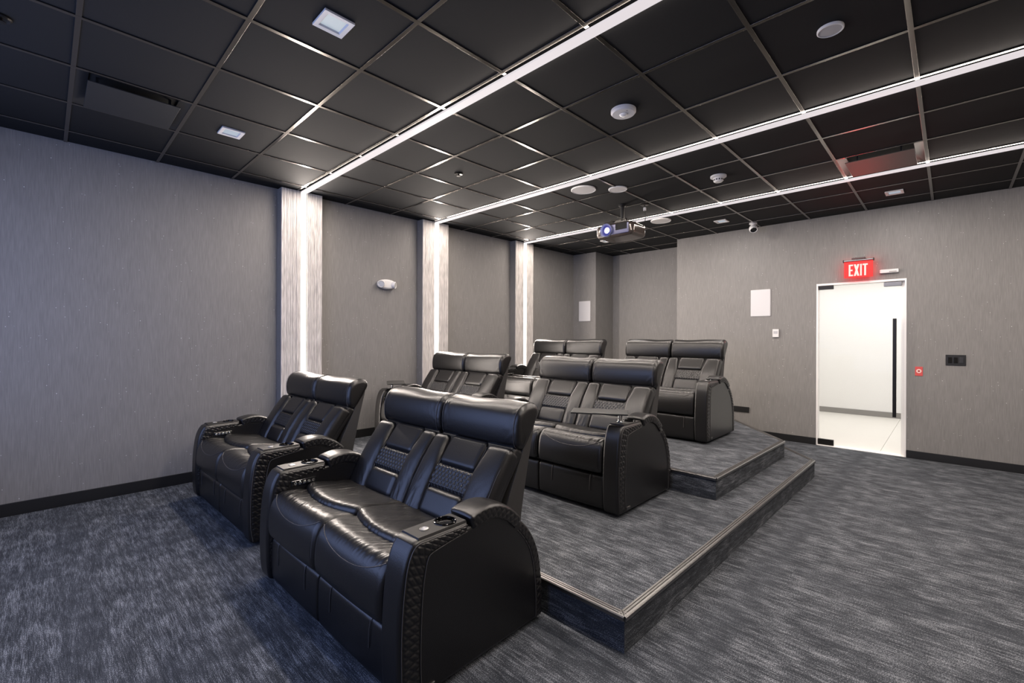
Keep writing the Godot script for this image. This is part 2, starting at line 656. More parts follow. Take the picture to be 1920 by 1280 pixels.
func nosing(o: Node3D, path: PackedVector3Array, drop := 0.0) -> void:
	# an L of aluminium with three fine ribs along each edge of a riser
	for i in path.size() - 1:
		var d := (path[i + 1] - path[i]).normalized()
		var out := Vector3(-d.z, 0, d.x)
		var b := Build.new()
		var a0 := path[i]
		var a1 := path[i + 1]
		var sec := PackedVector2Array([Vector2(-0.036, 0.0005), Vector2(-0.034, 0.004), Vector2(-0.025, 0.004), Vector2(-0.024, 0.0006), Vector2(-0.0195, 0.0006), Vector2(-0.0185, 0.0045), Vector2(-0.010, 0.0045), Vector2(-0.009, 0.0006), Vector2(-0.0045, 0.0006), Vector2(-0.0035, 0.0045), Vector2(0.005, 0.004), Vector2(0.0095, 0.0), Vector2(0.010, -0.016), Vector2(0.001, -0.018), Vector2(0.001, -0.001)])
		var r0 := PackedVector3Array()
		var r1 := PackedVector3Array()
		for s in sec:
			r0.append(a0 + out * s.x + Vector3(0, s.y, 0))
			r1.append(a1 + out * s.x + Vector3(0, s.y, 0))
		b.loft([r0, r1])
		put("nosing", b.mesh(20.0), M.aluminium, o)


func risers() -> void:
	var low := PackedVector2Array([Vector2(0.0, -1.815), Vector2(4.285, -1.815), Vector2(4.33, -5.53), Vector2(2.92, BW), Vector2(0.0, BW)])
	var high := PackedVector2Array([Vector2(0.0, -3.625), Vector2(4.03, -3.625), Vector2(4.068, -5.47), Vector2(2.60, BW), Vector2(2.1, BW), Vector2(2.1, BW - 0.61), Vector2(0.52, BW - 0.61), Vector2(0.52, BW), Vector2(0.0, BW)])
	var flat := func(x, y, d): return Vector3(x, d, y)
	var b := Build.new()
	b.prism(low, flat, 0.0, P1)
	var o := struct("riser_platform", b.mesh(), M.carpet, "lower carpeted seating platform with a metal edged step", "platform")
	nosing(o, PackedVector3Array([Vector3(0.13, P1, -1.815), Vector3(4.285, P1, -1.815)]))
	nosing(o, PackedVector3Array([Vector3(4.285, P1, -1.815), Vector3(4.33, P1, -5.53)]))
	nosing(o, PackedVector3Array([Vector3(4.33, P1, -5.53), Vector3(2.92, P1, BW)]))
	b = Build.new()
	b.prism(high, flat, P1 - 0.002, P2)
	o = struct("riser_platform", b.mesh(), M.carpet, "upper carpeted seating platform under the back row", "platform")
	nosing(o, PackedVector3Array([Vector3(0.13, P2, -3.625), Vector3(4.03, P2, -3.625)]))
	nosing(o, PackedVector3Array([Vector3(4.03, P2, -3.625), Vector3(4.068, P2, -5.47)]))
	nosing(o, PackedVector3Array([Vector3(4.068, P2, -5.47), Vector3(2.60, P2, BW)]))


func strips() -> void:
	var names := ["over the front row", "over the middle row", "over the back row, nearest the door"]
	var cols := ["beside the front left loveseat", "beside the middle left loveseat", "beside the back left loveseat"]
	for i in 3:
		var z: float = STRIPS[i]
		var o := thing("linear_light", "long white light strip in the black ceiling " + names[i], "light", Vector3(0, CE, z), "ceiling light strips")
		put("diffuser", bx(Vector3(0.13, -0.015, -0.033), Vector3(RX, -0.0005, 0.033), 0.003), M.strip, o)
		var b := Build.new()
		b.box(Vector3(0.13, -0.008, -0.036), Vector3(RX, -0.0005, -0.0335))
		put("housing", b.mesh(), M.deep, o)
		o = thing("column_light", "bright vertical light strip in the wall pilaster " + cols[i], "light", Vector3(0.12, 0, z), "vertical light strips")
		b = Build.new()
		var arc := PackedVector2Array()
		for k in 9:
			var a := PI * k / 8.0
			arc.append(Vector2(-cos(a) * 0.027, 0.008 + sin(a) * 0.016))
		arc.append(Vector2(0.027, 0.001))
		arc.append(Vector2(-0.027, 0.001))
		b.prism(arc, func(x, y, d): return Vector3(y, d, x), [0.0, P1, P2][i] + 0.02, CE - 0.012)
		put("diffuser", b.mesh(), M.column_strip, o)


func door() -> void:
	var d := Node3D.new()
	d.name = "door_1"
	d.position = Vector3(4.037, 0, BW)
	d.set_meta("kind", "structure")
	tag(d, "frameless glass door with a long dark pull bar, open to a bright corridor", "door")
	add_child(d)
	var w := 0.916
	var b := Build.new()
	b.box(Vector3(0, 0, -0.12), Vector3(0.016, 2.16, 0.004))
	b.box(Vector3(w - 0.05, 0, -0.12), Vector3(w, 2.16, -0.045))
	b.box(Vector3(w - 0.016, 0, -0.045), Vector3(w, 2.16, 0.004))
	b.box(Vector3(0.016, 2.135, -0.12), Vector3(w - 0.016, 2.16, 0.004))
	put("door_frame", b.mesh(), M.frame, d)
	put("threshold", bx(Vector3(0.016, 0.0, -0.12), Vector3(w - 0.016, 0.008, 0.012), 0.003), M.frame, d)
	var g := mat(Color(0.95, 0.98, 0.97, 0.04), 0.02, 0.0, 0.16)
	g.transparency = BaseMaterial3D.TRANSPARENCY_ALPHA
	put("glass_pane", bx(Vector3(0.022, 0.012, -0.038), Vector3(w - 0.02, 2.128, -0.028)), g, d)
	put("patch_fitting", bx(Vector3(0.018, 2.083, -0.05), Vector3(0.185, 2.132, -0.016), 0.004), M.darkmetal, d)
	put("patch_fitting", bx(Vector3(0.018, 0.012, -0.05), Vector3(0.192, 0.088, -0.016), 0.004), M.darkmetal, d)
	var h := put("pull_handle", bx(Vector3(0.792, 0.475, 0.03), Vector3(0.828, 1.675, 0.058), 0.004), M.darkmetal, d)
	for y in [0.6, 1.5]:
		var c := Build.new()
		c.tube(PackedVector3Array([Vector3(0.81, y, -0.028), Vector3(0.81, y, 0.032)]), 0.008, 10)
		put("standoff", c.mesh(), M.chrome, h)
	put("door_closer", bx(Vector3(0.70, 2.076, -0.07), Vector3(0.872, 2.13, -0.012), 0.004), M.aluminium, d)


func slab(called: String, label: String, category: String, lo: Vector3, hi: Vector3, m: Material, r := 0.003, group := "") -> MeshInstance3D:
	var c := Vector3((lo.x + hi.x) / 2.0, lo.y, (lo.z + hi.z) / 2.0)
	var o := put(called, bx(lo - c, hi - c, r), m, null, c)
	tag(o, label, category, group)
	return o


func wall_fittings() -> void:
	# white speaker panels: frame and grille
	for p in [[Vector3(3.352, 1.75, BW), "white rectangular wall speaker panel left of the glass door"], [Vector3(0.273, 1.75, BW), "small white rectangular wall speaker panel on the corner column"]]:
		var o := thing("wall_speaker", p[1], "speaker", p[0], "white wall speaker panels")
		put("grille", bx(Vector3(-0.125, 0.005, 0.0), Vector3(0.125, 0.38, 0.012), 0.003), M.offwhite, o)
		var b := Build.new()
		b.box(Vector3(-0.13, 0, 0), Vector3(-0.125, 0.385, 0.009))
		b.box(Vector3(0.125, 0, 0), Vector3(0.13, 0.385, 0.009))
		b.box(Vector3(-0.13, 0, 0), Vector3(0.13, 0.005, 0.009))
		b.box(Vector3(-0.13, 0.38, 0), Vector3(0.13, 0.385, 0.009))
		put("frame", b.mesh(), M.white, o)
	var t := thing("thermostat", "small white wall thermostat between the speaker panel and the glass door", "thermostat", Vector3(3.552, 1.446, BW))
	put("body", bx(Vector3(-0.04, 0, 0), Vector3(0.04, 0.114, 0.024), 0.006), M.white, t)
	put("display", bx(Vector3(-0.026, 0.05, 0.023), Vector3(0.026, 0.088, 0.0255), 0.001), mat(Color8(170, 170, 172), 0.3), t)
	# exit sign
	var e := thing("exit_sign", "red lit EXIT sign hung over the glass door", "exit sign", Vector3(4.497, 2.2, BW))
	put("wall_mount", bx(Vector3(-0.068, 0.228, 0.0), Vector3(0.068, 0.25, 0.11), 0.004), mat(Color8(70, 40, 40), 0.4), e)
	var rail := put("rail", bx(Vector3(-0.152, 0.206, 0.08), Vector3(0.152, 0.228, 0.115), 0.006), M.aluminium, e)
	for s in [-1.0, 1.0]:
		put("end_cap", bx(Vector3(0.152 * s - 0.006, 0.2, 0.078), Vector3(0.152 * s + 0.006, 0.232, 0.117), 0.004), M.black, rail)
	var red := glow(Color(1.0, 0.09, 0.08), 0.82)
	var panel := put("panel", bx(Vector3(-0.146, 0.0, 0.094), Vector3(0.146, 0.206, 0.1), 0.002), red, e)
	var ink := glow(Color(1.0, 0.86, 0.82), 1.0)
	var z0 := 0.1
	var z1 := 0.1035
	var y0 := 0.022
	var y1 := 0.168
	var w := 0.018
	for letter in [["letter_e", -0.097, 0.044], ["letter_x", -0.045, 0.056], ["letter_i", 0.019, 0.0165], ["letter_t", 0.043, 0.052]]:
		var b3 := Build.new()
		var x: float = letter[1]
		var x1: float = x + letter[2]
		match letter[0]:
			"letter_e":
				b3.box(Vector3(x, y0, z0), Vector3(x + w, y1, z1))
				b3.box(Vector3(x + w, y0, z0), Vector3(x1, y0 + w, z1))
				b3.box(Vector3(x + w, (y0 + y1 - w) / 2.0, z0), Vector3(x1 - 0.005, (y0 + y1 + w) / 2.0, z1))
				b3.box(Vector3(x + w, y1 - w, z0), Vector3(x1, y1, z1))
			"letter_x":
				for s in [0, 1]:
					var l := x if s == 0 else x1
					var r := x1 if s == 0 else x
					var d := w * 1.12 * (1.0 if s == 0 else -1.0)
					b3.prism(PackedVector2Array([Vector2(l, y0), Vector2(l + d, y0), Vector2(r, y1), Vector2(r - d, y1)]), func(px, py, dep): return Vector3(px, py, dep), z0 + 0.0002 * s, z1 + 0.0002 * s)
			"letter_i":
				b3.box(Vector3(x, y0, z0), Vector3(x1, y1, z1))
			"letter_t":
				b3.box(Vector3(x, y1 - w, z0), Vector3(x1, y1, z1))
				b3.box(Vector3((x + x1 - w) / 2.0, y0, z0), Vector3((x + x1 + w) / 2.0, y1 - w, z1))
		put(letter[0], b3.mesh(), ink, panel)
	area("exit_glow_back", Vector3(4.497, 2.3, BW + 0.088), Vector3(0, 0, 0), Vector2(0.28, 0.19), Color(1.0, 0.08, 0.07), 0.10)
	area("exit_glow_front", Vector3(4.497, 2.3, BW + 0.112), Vector3(0, PI, 0), Vector2(0.28, 0.19), Color(1.0, 0.08, 0.07), 0.24)
	var ds := thing("door_sensor", "slim white door sensor bar right of the EXIT sign", "sensor", Vector3(4.793, 2.236, BW))
	put("housing", bx(Vector3(-0.091, 0, 0), Vector3(0.091, 0.046, 0.04), 0.01), M.white, ds)
	put("lens", bx(Vector3(0.0, 0.008, 0.0385), Vector3(0.07, 0.022, 0.0415), 0.001), mat(Color8(150, 148, 146), 0.2), ds)
	# black triple switch plate
	var sw := thing("switch_plate", "black triple switch and outlet plate right of the glass door", "switch", Vector3(5.378, 1.125, BW))
	put("plate", bx(Vector3(-0.083, 0, 0), Vector3(0.083, 0.122, 0.008), 0.003), M.black, sw)
	for i in 3:
		var x := -0.047 + 0.047 * i
		put(["outlet_insert", "outlet_insert", "rocker"][i], bx(Vector3(x - 0.017, 0.028, 0.006), Vector3(x + 0.017, 0.094, 0.012), 0.002), M.gloss if i < 2 else mat(Color8(40, 40, 41), 0.4), sw)
	# red exit button
	var cb := thing("exit_button", "small red glowing exit button plate just right of the glass door", "button", Vector3(5.066, 0.99, BW))
	put("plate", bx(Vector3(-0.034, 0, 0), Vector3(0.034, 0.108, 0.006), 0.002), glow(Color(0.92, 0.34, 0.32), 0.6), cb)
	var b2 := Build.new()
	b2.lathe(PackedVector2Array([Vector2(0.010, 0.0), Vector2(0.024, 0.0), Vector2(0.024, 0.006), Vector2(0.02, 0.009), Vector2(0.013, 0.008), Vector2(0.010, 0.0)]), 24, Transform3D(Basis(Vector3.RIGHT, PI / 2), Vector3(0, 0.056, 0.005)))
	put("ring", b2.mesh(), glow(Color(1.0, 0.8, 0.75), 0.7), cb)
	b2 = Build.new()
	b2.lathe(PackedVector2Array([Vector2(0.0, 0.0), Vector2(0.0105, 0.0), Vector2(0.0095, 0.0075), Vector2(0.0, 0.009)]), 20, Transform3D(Basis(Vector3.RIGHT, PI / 2), Vector3(0, 0.056, 0.005)))
	put("push_button", b2.mesh(), mat(Color8(150, 24, 24), 0.4), cb)
	# emergency light on the left wall
	var em := thing("emergency_light", "white twin head emergency light on the grey left wall", "emergency light", Vector3(0.0, 2.05, -3.105))
	b2 = Build.new()
	b2.rbox(Vector3(0.035, 0.065, 0.0), Vector3(0.07, 0.13, 0.26), 0.03, 4, Vector3i(1, 1, 6), func(p): return Vector3(p.x, 0.065 + (p.y - 0.065) * sqrt(1.0 - 0.86 * pow(absf(p.z) / 0.13, 2.0)), p.z))
	put("body", b2.mesh(60.0), M.white, em)
	for s in [-1.0, 1.0]:
		b2 = Build.new()
		var dir := Vector3(0.75, -0.12, 0.66 * s).normalized()
		var bs := Basis(Quaternion(Vector3.UP, dir))
		b2.lathe(PackedVector2Array([Vector2(0.0, -0.03), Vector2(0.03, -0.03), Vector2(0.044, 0.0), Vector2(0.046, 0.03), Vector2(0.042, 0.035), Vector2(0.036, 0.028), Vector2(0.0, 0.026)]), 20, Transform3D(bs, Vector3(0.055, 0.062, 0.082 * s)))
		var hd := put("lamp_head", b2.mesh(), M.white, em)
		b2 = Build.new()
		b2.lathe(PackedVector2Array([Vector2(0.0, 0.025), Vector2(0.036, 0.027), Vector2(0.034, 0.031), Vector2(0.0, 0.034)]), 16, Transform3D(bs, Vector3(0.055, 0.062, 0.082 * s)))
		put("lens", b2.mesh(), mat(Color8(170, 170, 168), 0.2), hd)


func round_thing(called: String, label: String, category: String, x: float, z: float, parts: Array, group := "") -> Node3D:
	var o := thing(called, label, category, Vector3(x, CE, z), group)
	for p in parts:
		var b := Build.new()
		b.lathe(p[1], 32)
		put(p[0], b.mesh(35.0), p[2], o)
	return o


func ceiling_fittings() -> void:
	# square downlights
	var spots := [[3.026, -1.04, "square white recessed downlight nearest the camera, before the front light strip"], [1.206, -1.03, "square white recessed downlight near the black ceiling diffuser on the left"], [4.884, -6.54, "square recessed downlight tinted red near the EXIT sign"], [3.05, -6.515, "square recessed downlight between the round ceiling speaker and the white spot camera"], [1.2, -6.52, "square recessed downlight seen just under the projector"]]
	spots.append([4.884, -1.04, "square white recessed downlight over the aisle before the front row"])
	var lens := glow(Color(0.86, 0.93, 1.0), 0.42)
	for s in spots:
		var o := thing("downlight", s[2], "light", Vector3(s[0], CE, s[1]), "square ceiling downlights")
		var b := Build.new()
		for q in 4:
			var rot := Basis(Vector3.UP, PI / 2 * q)
			var poly := PackedVector3Array([Vector3(-0.078, -0.005, 0.078), Vector3(0.078, -0.005, 0.078), Vector3(0.056, -0.003, 0.056), Vector3(-0.056, -0.003, 0.056)])
			var s0 := b.t.size()
			b.quad(rot * poly[0], rot * poly[1], rot * poly[2], rot * poly[3])
			b.facing(s0, Vector3.DOWN)
			s0 = b.t.size()
			b.quad(rot * poly[0], rot * poly[1], rot * (poly[1] + Vector3(0, 0.012, 0)), rot * (poly[0] + Vector3(0, 0.012, 0)))
			b.facing(s0, rot * Vector3(0, 0, 1))
			s0 = b.t.size()
			b.quad(rot * poly[3], rot * poly[2], rot * Vector3(0.048, 0.006, 0.048), rot * Vector3(-0.048, 0.006, 0.048))
			b.facing(s0, rot * Vector3(0, 0, -1))
		put("trim", b.mesh(20.0), M.white, o)
		put("lens", bx(Vector3(-0.05, 0.0045, -0.05), Vector3(0.05, 0.0055, 0.05)), lens, o)
		area("downlight_glow", Vector3(s[0], CE - 0.0055, s[1]), Vector3(-PI / 2, 0, 0), Vector2(0.09, 0.09), Color(1.0, 0.97, 0.95), 0.6)
	var grille := mat(Color8(176, 174, 175), 0.7)
	for s in [[2.437, -4.103, 0.135, "large round white ceiling speaker left of the projector post"], [2.72, -4.344, 0.1, "smaller round white ceiling speaker above the projector"], [2.453, -5.914, 0.135, "round white ceiling speaker behind the projector, past the back light strip"], [4.876, -2.871, 0.06, "small round white cover plate alone in a tile at the upper right"]]:
		var r: float = s[2]
		round_thing("ceiling_speaker", s[3], "speaker", s[0], s[1], [
			["rim", PackedVector2Array([Vector2(r, 0.008), Vector2(r, -0.004), Vector2(r - 0.004, -0.007), Vector2(r - 0.009, -0.006), Vector2(r - 0.009, 0.008)]), M.white],
			["grille", PackedVector2Array([Vector2(0, 0.006), Vector2(r - 0.009, 0.006), Vector2(r - 0.009, -0.004), Vector2(0, -0.006)]), grille]], "round ceiling covers")
	var oc := round_thing("occupancy_sensor", "round white occupancy sensor with a small domed lens between two light strips", "sensor", 3.648, -2.875, [
		["body", PackedVector2Array([Vector2(0, 0.006), Vector2(0.088, 0.006), Vector2(0.088, -0.012), Vector2(0.078, -0.024), Vector2(0.03, -0.026), Vector2(0.03, -0.022), Vector2(0, -0.022)]), M.offwhite],
		["lens", PackedVector2Array([Vector2(0, -0.02), Vector2(0.029, -0.02), Vector2(0.027, -0.03), Vector2(0.018, -0.037), Vector2(0, -0.04)]), mat(Color8(225, 225, 226), 0.25)]])
	put("indicator", bx(Vector3(0.045, -0.0265, 0.03), Vector3(0.05, -0.024, 0.035)), M.black, oc)
	var sd := round_thing("smoke_detector", "white smoke detector with a stepped dome before the back light strip", "smoke detector", 3.657, -4.694, [
		["base", PackedVector2Array([Vector2(0, 0.006), Vector2(0.075, 0.006), Vector2(0.075, -0.008), Vector2(0.062, -0.016), Vector2(0, -0.018)]), M.white],
		["dome", PackedVector2Array([Vector2(0, -0.016), Vector2(0.05, -0.016), Vector2(0.046, -0.045), Vector2(0.034, -0.056), Vector2(0, -0.058)]), M.white]])
	for k in 12:
		var a := TAU * k / 12.0
		put("vent_slot", bx(Vector3(-0.006, -0.042, -0.003), Vector3(0.006, -0.03, 0.003)), M.black, sd).transform = Transform3D(Basis(Vector3.UP, a + PI / 2), Vector3(cos(a) * 0.047, 0, -sin(a) * 0.047))
	for s in [[1.82, -2.853, "black sprinkler head with a dark ring in a tile over the front left seats"], [1.839, 0.162, "dark sprinkler head at the left edge of the ceiling"]]:
		round_thing("sprinkler", s[2], "sprinkler", s[0], s[1], [
			["escutcheon", PackedVector2Array([Vector2(0.02, 0.006), Vector2(0.042, 0.006), Vector2(0.042, -0.003), Vector2(0.034, -0.008), Vector2(0.02, -0.004)]), M.darkmetal],
			["deflector", PackedVector2Array([Vector2(0, 0.002), Vector2(0.008, 0.002), Vector2(0.008, -0.018), Vector2(0.02, -0.02), Vector2(0.02, -0.023), Vector2(0, -0.024)]), M.darkmetal]], "sprinkler heads")
	# white round spot camera by the back wall
	var c := round_thing("security_camera", "small white round camera on the ceiling edge above the wall speaker", "camera", 3.334, -6.93, [
		["mount", PackedVector2Array([Vector2(0, 0.006), Vector2(0.05, 0.006), Vector2(0.05, -0.012), Vector2(0.03, -0.022), Vector2(0.018, -0.03), Vector2(0, -0.03)]), M.white]])
	var aim := Basis(Quaternion(Vector3.DOWN, Vector3(0.35, -0.75, 0.56).normalized()))
	var b := Build.new()
	b.lathe(PackedVector2Array([Vector2(0, 0.045), Vector2(0.03, 0.04), Vector2(0.048, 0.022), Vector2(0.054, 0.0), Vector2(0.052, -0.03), Vector2(0.046, -0.04), Vector2(0.042, -0.036), Vector2(0, -0.034)]), 28, Transform3D(aim, Vector3(0, -0.07, 0)))
	var head := put("head", b.mesh(), M.white, c)
	b = Build.new()
	b.lathe(PackedVector2Array([Vector2(0, -0.033), Vector2(0.041, -0.0345), Vector2(0.04, -0.037), Vector2(0, -0.036)]), 24, Transform3D(aim, Vector3(0, -0.07, 0)))
	put("lens", b.mesh(), M.gloss, head)
	# plaque diffusers
	for s in [[1.216, -0.42, "black square air diffuser with a dropped plaque in the dark left of the ceiling", Color8(30, 31, 33)], [4.876, -5.3, "brownish square air diffuser with a dropped plaque over the door side", Color8(78, 70, 66)]]:
		var o := thing("air_diffuser", s[2], "air vent", Vector3(s[0], CE, s[1]), "plaque air diffusers")
		var m := mat(s[3], 0.5)
		b = Build.new()
		var out := 0.293
		var inn := 0.232
		for q in 4:
			var rot := Basis(Vector3.UP, PI / 2 * q)
			for pts in [[Vector3(-out, 0.004, out), Vector3(out, 0.004, out), Vector3(inn, 0.03, inn), Vector3(-inn, 0.03, inn)], [Vector3(-inn, 0.03, inn), Vector3(inn, 0.03, inn), Vector3(inn, 0.043, inn), Vector3(-inn, 0.043, inn)]]:
				var s0 := b.t.size()
				b.quad(rot * pts[0], rot * pts[1], rot * pts[2], rot * pts[3])
				b.facing(s0, rot * Vector3(0, -1, -0.3))
		put("cone", b.mesh(), m, o)
		put("plaque", bx(Vector3(-0.238, -0.028, -0.238), Vector3(0.238, -0.022, 0.238), 0.002), m, o)
		for q in 4:
			put("hanger", bx(Vector3(-0.007, -0.024, -0.007), Vector3(0.007, 0.043, 0.007)), M.black, o, Vector3(0.15 if q % 2 else -0.15, 0, 0.19 if q < 2 else -0.19))


func projector() -> void:
	var m := thing("projector_mount", "black ceiling pole mount with a clamp plate holding the projector", "mount", Vector3(2.45, CE, -4.9))
	var b := Build.new()
	b.lathe(PackedVector2Array([Vector2(0, 0.01), Vector2(0.045, 0.01), Vector2(0.045, -0.012), Vector2(0.024, -0.02), Vector2(0.024, -0.2), Vector2(0, -0.2)]), 20)
	put("pole", b.mesh(), M.black, m)
	b = Build.new()
	b.rbox(Vector3(0, -0.205, 0.05), Vector3(0.16, 0.014, 0.16), 0.003, 1)
	b.rbox(Vector3(0, -0.19, 0.0), Vector3(0.07, 0.03, 0.07), 0.004, 1)
	put("clamp_plate", b.mesh(), M.darkmetal, m)
	for s in [Vector3(-0.15, 0, 0.16), Vector3(0.15, 0, 0.16), Vector3(-0.15, 0, -0.06), Vector3(0.15, 0, -0.06)]:
		b = Build.new()
		b.tube(PackedVector3Array([Vector3(s.x * 0.3, -0.212, s.z * 0.4 + 0.03), Vector3(s.x, -0.222, s.z), Vector3(s.x, -0.246, s.z)]), 0.008, 8)
		put("arm", b.mesh(), M.darkmetal, m)
	var p := thing("projector", "dark glossy projector hanging from the ceiling with its lens glowing blue", "projector", Vector3(2.45, 2.62, -4.87))
	# body: rounded slab that bulges towards its sides
	b = Build.new()
	b.rbox(Vector3(0, 0.09, 0), Vector3(0.50, 0.172, 0.38), 0.05, 5, Vector3i(8, 2, 6), func(q):
		var f: float = 1.0 - 0.16 * pow(absf(q.x) / 0.25, 3.0)
		return Vector3(q.x, 0.09 + (q.y - 0.09) * f, q.z * (1.0 - 0.12 * pow(absf(q.x) / 0.25, 4.0))))
	put("body", b.mesh(60.0), mat(Color8(70, 62, 58), 0.12, 0.25, 0.6), p)
	put("front_panel", bx(Vector3(-0.17, 0.03, 0.172), Vector3(0.21, 0.15, 0.193), 0.008), mat(Color8(70, 72, 100), 0.25, 0.2), p)
	put("air_grille", bx(Vector3(0.04, 0.075, 0.188), Vector3(0.19, 0.152, 0.198), 0.004), M.deep, p)
	put("label_sticker", bx(Vector3(-0.252, 0.06, -0.02), Vector3(-0.246, 0.12, 0.09), 0.001), M.white, p)
	var turn := Transform3D(Basis(Vector3.RIGHT, PI / 2), Vector3(-0.075, 0.09, 0.19))
	b = Build.new()
	b.lathe(PackedVector2Array([Vector2(0.06, -0.01), Vector2(0.076, -0.01), Vector2(0.078, 0.03), Vector2(0.0755, 0.034), Vector2(0.0725, 0.03), Vector2(0.06, 0.004)]), 36, turn)
	var ring := put("lens_ring", b.mesh(), mat(Color8(150, 155, 190), 0.3, 0.5), p)
	b = Build.new()
	b.lathe(PackedVector2Array([Vector2(0.0, -0.01), Vector2(0.068, -0.01), Vector2(0.068, 0.012), Vector2(0.052, 0.006), Vector2(0.045, 0.009), Vector2(0.034, 0.002), Vector2(0.0, 0.002)]), 32, turn)
	put("lens_barrel", b.mesh(), glow(Color(0.14, 0.2, 0.72), 0.34), ring)
	b = Build.new()
	b.lathe(PackedVector2Array([Vector2(0.0, 0.0), Vector2(0.021, 0.002), Vector2(0.016, 0.011), Vector2(0.0, 0.015)]), 24, turn)
	put("lens_glass", b.mesh(), glow(Color(0.72, 0.8, 1.0), 1.6), ring)
	var l := SpotLight3D.new()
	l.name = "projector_beam"
	l.position = Vector3(2.375, 2.71, -4.63)
	l.rotation = Vector3(-0.15, PI, 0)
	l.spot_angle = 22.0
	l.spot_range = 20.0
	l.spot_attenuation = 2.0
	l.light_color = Color(0.6, 0.7, 1.0)
	l.light_energy = 1.5
	l.light_size = 0.03
	l.shadow_enabled = true
	add_child(l)
	# the loose cable beside the mount
	var w := thing("power_cable", "short cable hanging from a small ceiling plate beside the projector pole", "cable", Vector3(2.66, CE, -5.06))
	b = Build.new()
	b.lathe(PackedVector2Array([Vector2(0, 0.006), Vector2(0.05, 0.006), Vector2(0.05, -0.006), Vector2(0, -0.01)]), 16)
	put("ceiling_plate", b.mesh(), M.darkmetal, w)
	b = Build.new()
	b.tube(PackedVector3Array([Vector3(0, 0, 0), Vector3(0.004, -0.05, 0), Vector3(0.016, -0.1, 0.02), Vector3(0.02, -0.15, 0.01), Vector3(0.0, -0.21, -0.01), Vector3(-0.03, -0.25, -0.02)]), 0.005, 8)
	put("cord", b.mesh(), M.black, w)
	put("plug", bx(Vector3(-0.012, -0.075, -0.012), Vector3(0.016, -0.035, 0.012), 0.003), M.white, w)


func screen() -> void:
	var o := thing("projection_screen", "wide projection screen lit bluish on the front wall", "screen", Vector3(2.55, 0.58, FZ))
	put("screen_surface", bx(Vector3(-2.15, 0, -0.05), Vector3(2.15, 2.2, -0.04)), glow(Color(0.55, 0.66, 1.0), 0.4), o)
	var b := Build.new()
	b.box(Vector3(-2.22, -0.07, -0.06), Vector3(-2.15, 2.27, -0.001))
	b.box(Vector3(2.15, -0.07, -0.06), Vector3(2.22, 2.27, -0.001))
	b.box(Vector3(-2.15, -0.07, -0.06), Vector3(2.15, 0, -0.001))
	b.box(Vector3(-2.15, 2.2, -0.06), Vector3(2.15, 2.27, -0.001))
	put("frame", b.mesh(), M.black, o)


# ---------------------------------------------------------------- the loveseat
# built for its right half (x > 0, the sitter faces +z), then mirrored
func band(b: Build, outer: PackedVector2Array, inner: PackedVector2Array, x: float, side: float, ns: int, nw: int, period: float, across: float) -> void:
	var o := along(curve(outer, 6), ns)
	var i := along(curve(inner, 6), ns)
	var len := 0.0
	for k in ns: len += o[k].lerp(i[k], 0.5).distance_to(o[k + 1].lerp(i[k + 1], 0.5))
	var g := []
	var gone := 0.0
	for k in ns + 1:
		if k > 0: gone += o[k].lerp(i[k], 0.5).distance_to(o[k - 1].lerp(i[k - 1], 0.5))
		var row := PackedVector3Array()
		for j in nw + 1:
			var w := float(j) / nw
			var p := o[k].lerp(i[k], w)
			var edge := minf(minf(w, 1.0 - w) * 6.0, minf(gone, len - gone) / 0.008)
			var h := -0.003 + minf(edge, 1.0) * (0.0050 + 0.0034 * quilt(gone / period, w * across))
			row.append(Vector3(x + side * h, p.y, p.x))
		g.append(row)
	var s := b.t.size()
	b.rows(g)
	b.facing(s, Vector3(side, 0, 0))


func both(root: Node3D, called: String, b: Build, m: Material, crease := 50.0, parents: Array = [], label := "") -> Array:
	var out := []
	for k in 2:
		var src := b if k == 0 else b.mirrored()
		var o := put(called, src.mesh(crease), m, parents[k] if parents.size() else root)
		if label: o.set_meta("label", label)
		out.append(o)
	return out


